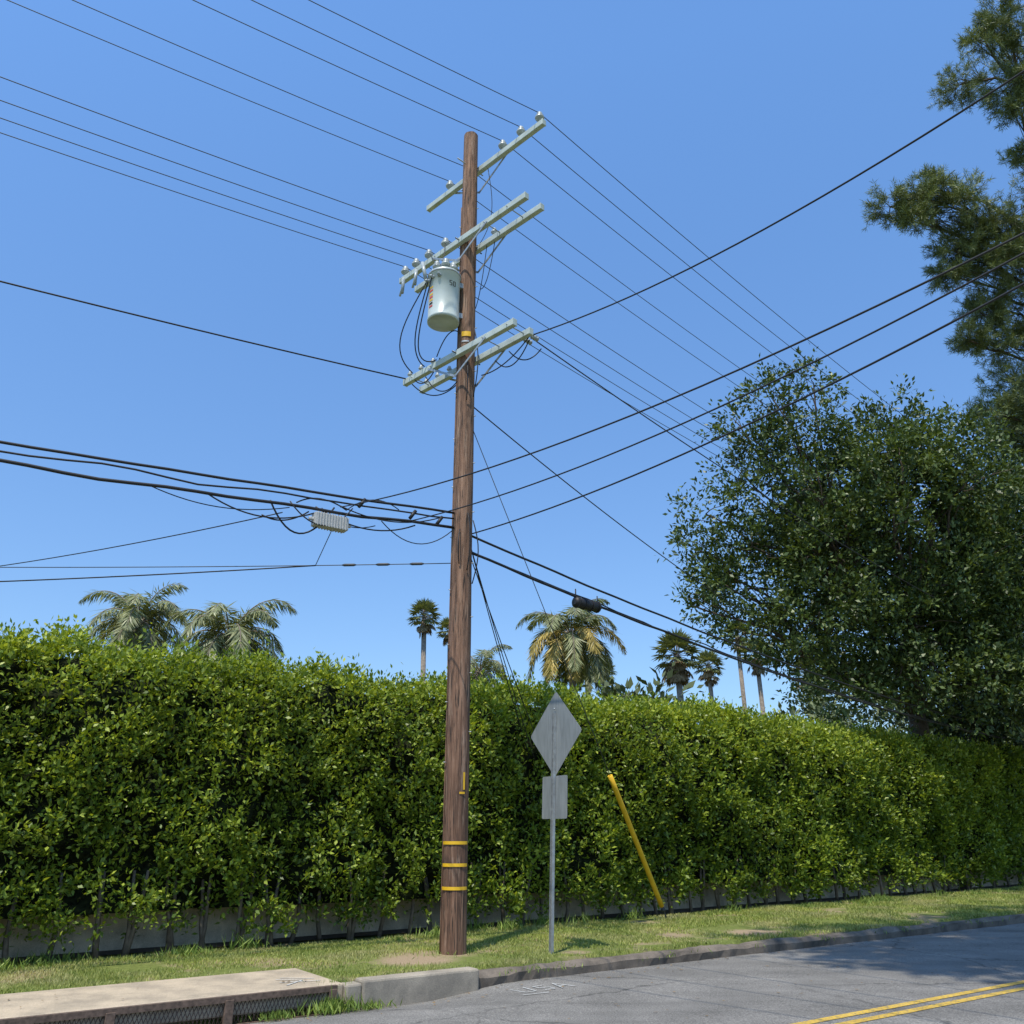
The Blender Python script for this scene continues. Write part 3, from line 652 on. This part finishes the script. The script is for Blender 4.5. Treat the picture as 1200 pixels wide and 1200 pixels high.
m.obj("cable_loops",[M_wire])
m=MB()
def jump(p,q,s,r=.011,side=Vector((0,0,0))): m.tube([b+side*math.sin(math.pi*i/16) for i,b in enumerate(cpts(p,q,s,16))],r,5)
tt=tc+ZV*(zb+.88); LA=LZ+.13
jump(tt+Vector((-.33,-.02,0)),Pb-LN*.2-ARM*1.3+ZV*LA,.25,.012,Vector((-.35,0,0))); jump(tt+Vector((-.28,-.12,0)),Pb-LN*.2-ARM*.95+ZV*LA,.35,.012,Vector((-.2,0,0)))
jump(tt+Vector((-.2,-.25,0)),Pb-LN*.2-ARM*.6+ZV*LA,.5,.012,Vector((-.3,.2,0))); jump(Pb-LN*.2-ARM*1.35+ZV*LA,Pb-LN*.2+ARM*-.5+ZV*LA,.35)
jump(Pb-LN*.2-ARM*1.3+ZV*9.55,Pb+LN*.2-ARM*.3+ZV*9.45,.3); jump(Pb-LN*.2-ARM*.9+ZV*9.55,Pb+ZV*9.1-LN*.2,.25); jump(Pb-LN*.2-ARM*.6+ZV*9.85,Pb-LN*.15+ZV*10.1,-.25)
jump(Pb+LN*.25+ARM*1.4+ZV*LZ,Pb+LN*.2+ARM*.2+ZV*9.3,.15); jump(Pb+LN*.3+ARM*1.3+ZV*9.6,Pb+LN*.25+ARM*.5+ZV*9.5,.3); jump(Pb+LN*.6+ARM*1.3+ZV*9.55,Pb+LN*.2+ARM*.9+ZV*9.5,.2)
jump(Pb+LN*.22+ARM*.1+ZV*11.2,Pb+LN*.22+ARM*.5+ZV*12.1,.3,.008); jump(Pb+LN*.2+ZV*10.8,Pb+LN*.2+ARM*.3+ZV*12.1,.2,.008)
for l in (-.45,-.95): jump(Pb-LN*.2+ARM*l+ZV*(MZ+.3),tt+Vector((-.05,-.05,.3)),.1,.007)
jump(Pb+LN*.2+ARM*.3+ZV*(TZ-.1),Pb+LN*.2+ARM*.1+ZV*(MZ+.1),.15,.007,Vector((.15,0,0)))
m.obj("jumper_wires",[M_wire])
m=MB()
for l in (-1.6,-1.2): 
    p=Pb-LN*.3+ARM*l+ZV*(MZ-.13); m.tube([p,p+Vector((-.06,-.02,-.38))],.022,7); m.tube([p+Vector((.0,-.03,.03)),p+Vector((-.02,-.03,-.32))],.035,7)
m.obj("fuse_cutouts",[M_ins])
c=Pb-A*2.35+ZV*6.0; sc_=empty("splice_case",c)
m=MB(); m.box(c,A,N,ZV,.27,.085,.1)
m.tube([c-A*.34,c+A*.34],.03,8)
m.obj("case_body",[M_perf],sc_,bevel=.03)
m=MB()
for k_ in range(-5,6): m.box(c+A*k_*.045,A,N,ZV,.008,.093,.108)
m.obj("case_ribs",[M_perf],sc_,bevel=.003)
m=MB(); DR=(RP-Pb).normalized(); c=Pb+DR*3.05+ZV*5.6; m.tube([c-DR*.34,c-DR*.3,c+DR*.3,c+DR*.34],[.05,.1,.1,.05],14)
for k_ in (-.28,-.1,.1,.28): m.tube([c+DR*(k_-.015),c+DR*(k_+.015)],.112,14)
m.tube([c-DR*.3+ZV*.05,c-DR*.3+ZV*.25],.012,5); m.tube([c+DR*.3+ZV*.05,c+DR*.3+ZV*.22],.012,5)
m.obj("splice_case",[M_wire])
a0=Pb+ZV*5.77-Vector((.18,0,0)); sp=cpts(a0,a0+Vector((-34,2,1.6)),.42,60)
m=MB(); m.tube(sp,.008,5)
for i in (1,2,3):
    dd=(sp[i+1]-sp[i]).normalized()
    m.tube([sp[i]-dd*.12,sp[i]-dd*.08,sp[i]+dd*.08,sp[i]+dd*.12],[.01,.024,.024,.01],8)
m.obj("guy_strand",[M_wire2])
wire("service_cable",sp[4],Vector((-34,13,6.0)),.62,.012)
wire("service_cable",Pb-A*3.1+ZV*6.0,Vector((-28,24,9.0)),.9,.009)
wire("drop_wire",Pb-A*2.2+ZV*6.2,sp[4],0,.007)
for q in ((1.0,18.8,1.5),(1.35,19.1,1.5),(.7,18.4,2.0)): wire("drop_wire",Pb+ZV*(6.2 if q[0]<1.3 else 6.0)+LN*.15,q,.12,.009)
An=Vector((3.08,18.75,0)); Bt=Pb+ZV*8.6; gd=(Bt-An).normalized()
e=empty("guy_wire",An)
m=MB(); m.tube([An+gd*.0,Bt],.008,5); m.tube([An-gd*.25,An+gd*.35],.016,6); m.lathe(An+gd*.18,[(.0,0),(.04,.0),(.04,.06),(0,.06)],10,0,gd); m.obj("strand",[M_wire2],e)
m=MB(); m.tube([An+gd*(.3+3.0*i/10) for i in range(11)],.05,12); m.obj("guard",[M_yel],e)
# ------------------------------------------------------------------ sign
sb=Vector((.566,13.47,0)); sg=empty("traffic_sign",sb); lean=Vector((.03,.0,1)).normalized()
m=MB()
m.box(sb+lean*1.62,N,A,lean,.024,.006,1.72); 
for sd in (-1,1): m.box(sb+lean*1.62+N*.026*sd-A*.016,N,A,lean,.003,.022,1.72)
m.obj("post",[M_galv],sg)
m=MB()
for i in range(120): m.box(sb+lean*(.1+i*.027)-A*.0075,N,A,lean,.005,.0012,.006)
m.obj("post_holes",[M_black],sg)
def plate(c,pts,th,mb):
    n=len(pts); vs=[c+N*x+lean*y-A*th for x,y in pts]+[c+N*x+lean*y+A*th for x,y in pts]
    mb.add(vs[:n],[tuple(range(n))],0); mb.add(vs[n:],[tuple(range(n))[::-1]],1); mb.add(vs,[(i,(i+1)%n,n+(i+1)%n,n+i) for i in range(n)],0)
def rounded(h,r,rot,hy=None):
    hy=hy or h; pts=[]
    for qx,qy,a0 in ((1,1,0),(-1,1,90),(-1,-1,180),(1,-1,270)):
        for k in range(6):
            a=math.radians(a0+90*k/5); pts.append((qx*(h-r)+r*math.cos(a),qy*(hy-r)+r*math.sin(a)))
    c,s_=math.cos(rot),math.sin(rot); return [(x*c-y*s_,x*s_+y*c) for x,y in pts]
m=MB(); plate(sb+lean*3.03+A*.012,rounded(.455,.04,math.pi/4),.002,m); m.obj("diamond_panel",[M_sign,M_signf],sg)
m=MB(); plate(sb+lean*2.1+A*.012,rounded(.305,.03,0),.002,m); m.obj("lower_plate",[M_sign,M_signf],sg)
m=MB()
for z in (3.4,3.03,2.66,2.3,1.92): m.lathe(sb+lean*z-A*.02,[(0,.0),(.014,.0),(.014,.012),(.0,.012)],8,0,A)
m.obj("bolts",[M_galv],sg)
m=MB(); m.tube([Vector((32.5,50,0)),Vector((32.5,50,7.3))],.16,10); m.obj("wooden_post",[simple("red_wood",(.2,.07,.045),.8)])
# ------------------------------------------------------------------ light, sky, camera
el=math.radians(65); hx,hy=.35,.937
T=Vector((hx*math.cos(el),hy*math.cos(el),-math.sin(el)))
L=bpy.data.lights.new("sun",'SUN'); L.energy=5.0; L.angle=math.radians(.53); L.color=(1,.935,.81)
lo=link(bpy.data.objects.new("sun",L)); lo.rotation_euler=T.to_track_quat('-Z','Y').to_euler(); lo.location=(0,0,40)
w=bpy.data.worlds.new("World"); scene.world=w; w.use_nodes=True; nt=w.node_tree; bg=nt.nodes["Background"]
sky=nt.nodes.new("ShaderNodeTexSky"); sky.sky_type='NISHITA'; sky.sun_disc=False; sky.sun_elevation=el; sky.sun_rotation=math.atan2(-hx,-hy)
sky.air_density=1.0; sky.dust_density=.6; sky.ozone_density=1.6; sky.altitude=100
tcn=nt.nodes.new("ShaderNodeTexCoord"); sx=nt.nodes.new("ShaderNodeSeparateXYZ"); nt.links.new(tcn.outputs["Generated"],sx.inputs[0])
gr=ramp(nt,[(.12,(.82/2,.98/2,1.15/2)),(.75,(1.14/2,1.58/2,1.92/2))],sx.outputs[2])
c=mix(nt,sky.outputs[0],gr.outputs[0],1,'MULTIPLY'); c=mix(nt,c,(2,2,2),1,'MULTIPLY')
nt.links.new(c,bg.inputs[0]); bg.inputs[1].default_value=.15
cam=bpy.data.cameras.new("camera"); cam.sensor_width=36; cam.lens=30.0; cam.clip_end=3000; cam.clip_start=.05
co=link(bpy.data.objects.new("camera",cam)); co.location=(0,0,1.6); co.rotation_euler=(math.radians(90+20.6),0,0)
scene.camera=co
scene.view_settings.view_transform='Standard'; scene.view_settings.look='None'; scene.view_settings.exposure=0
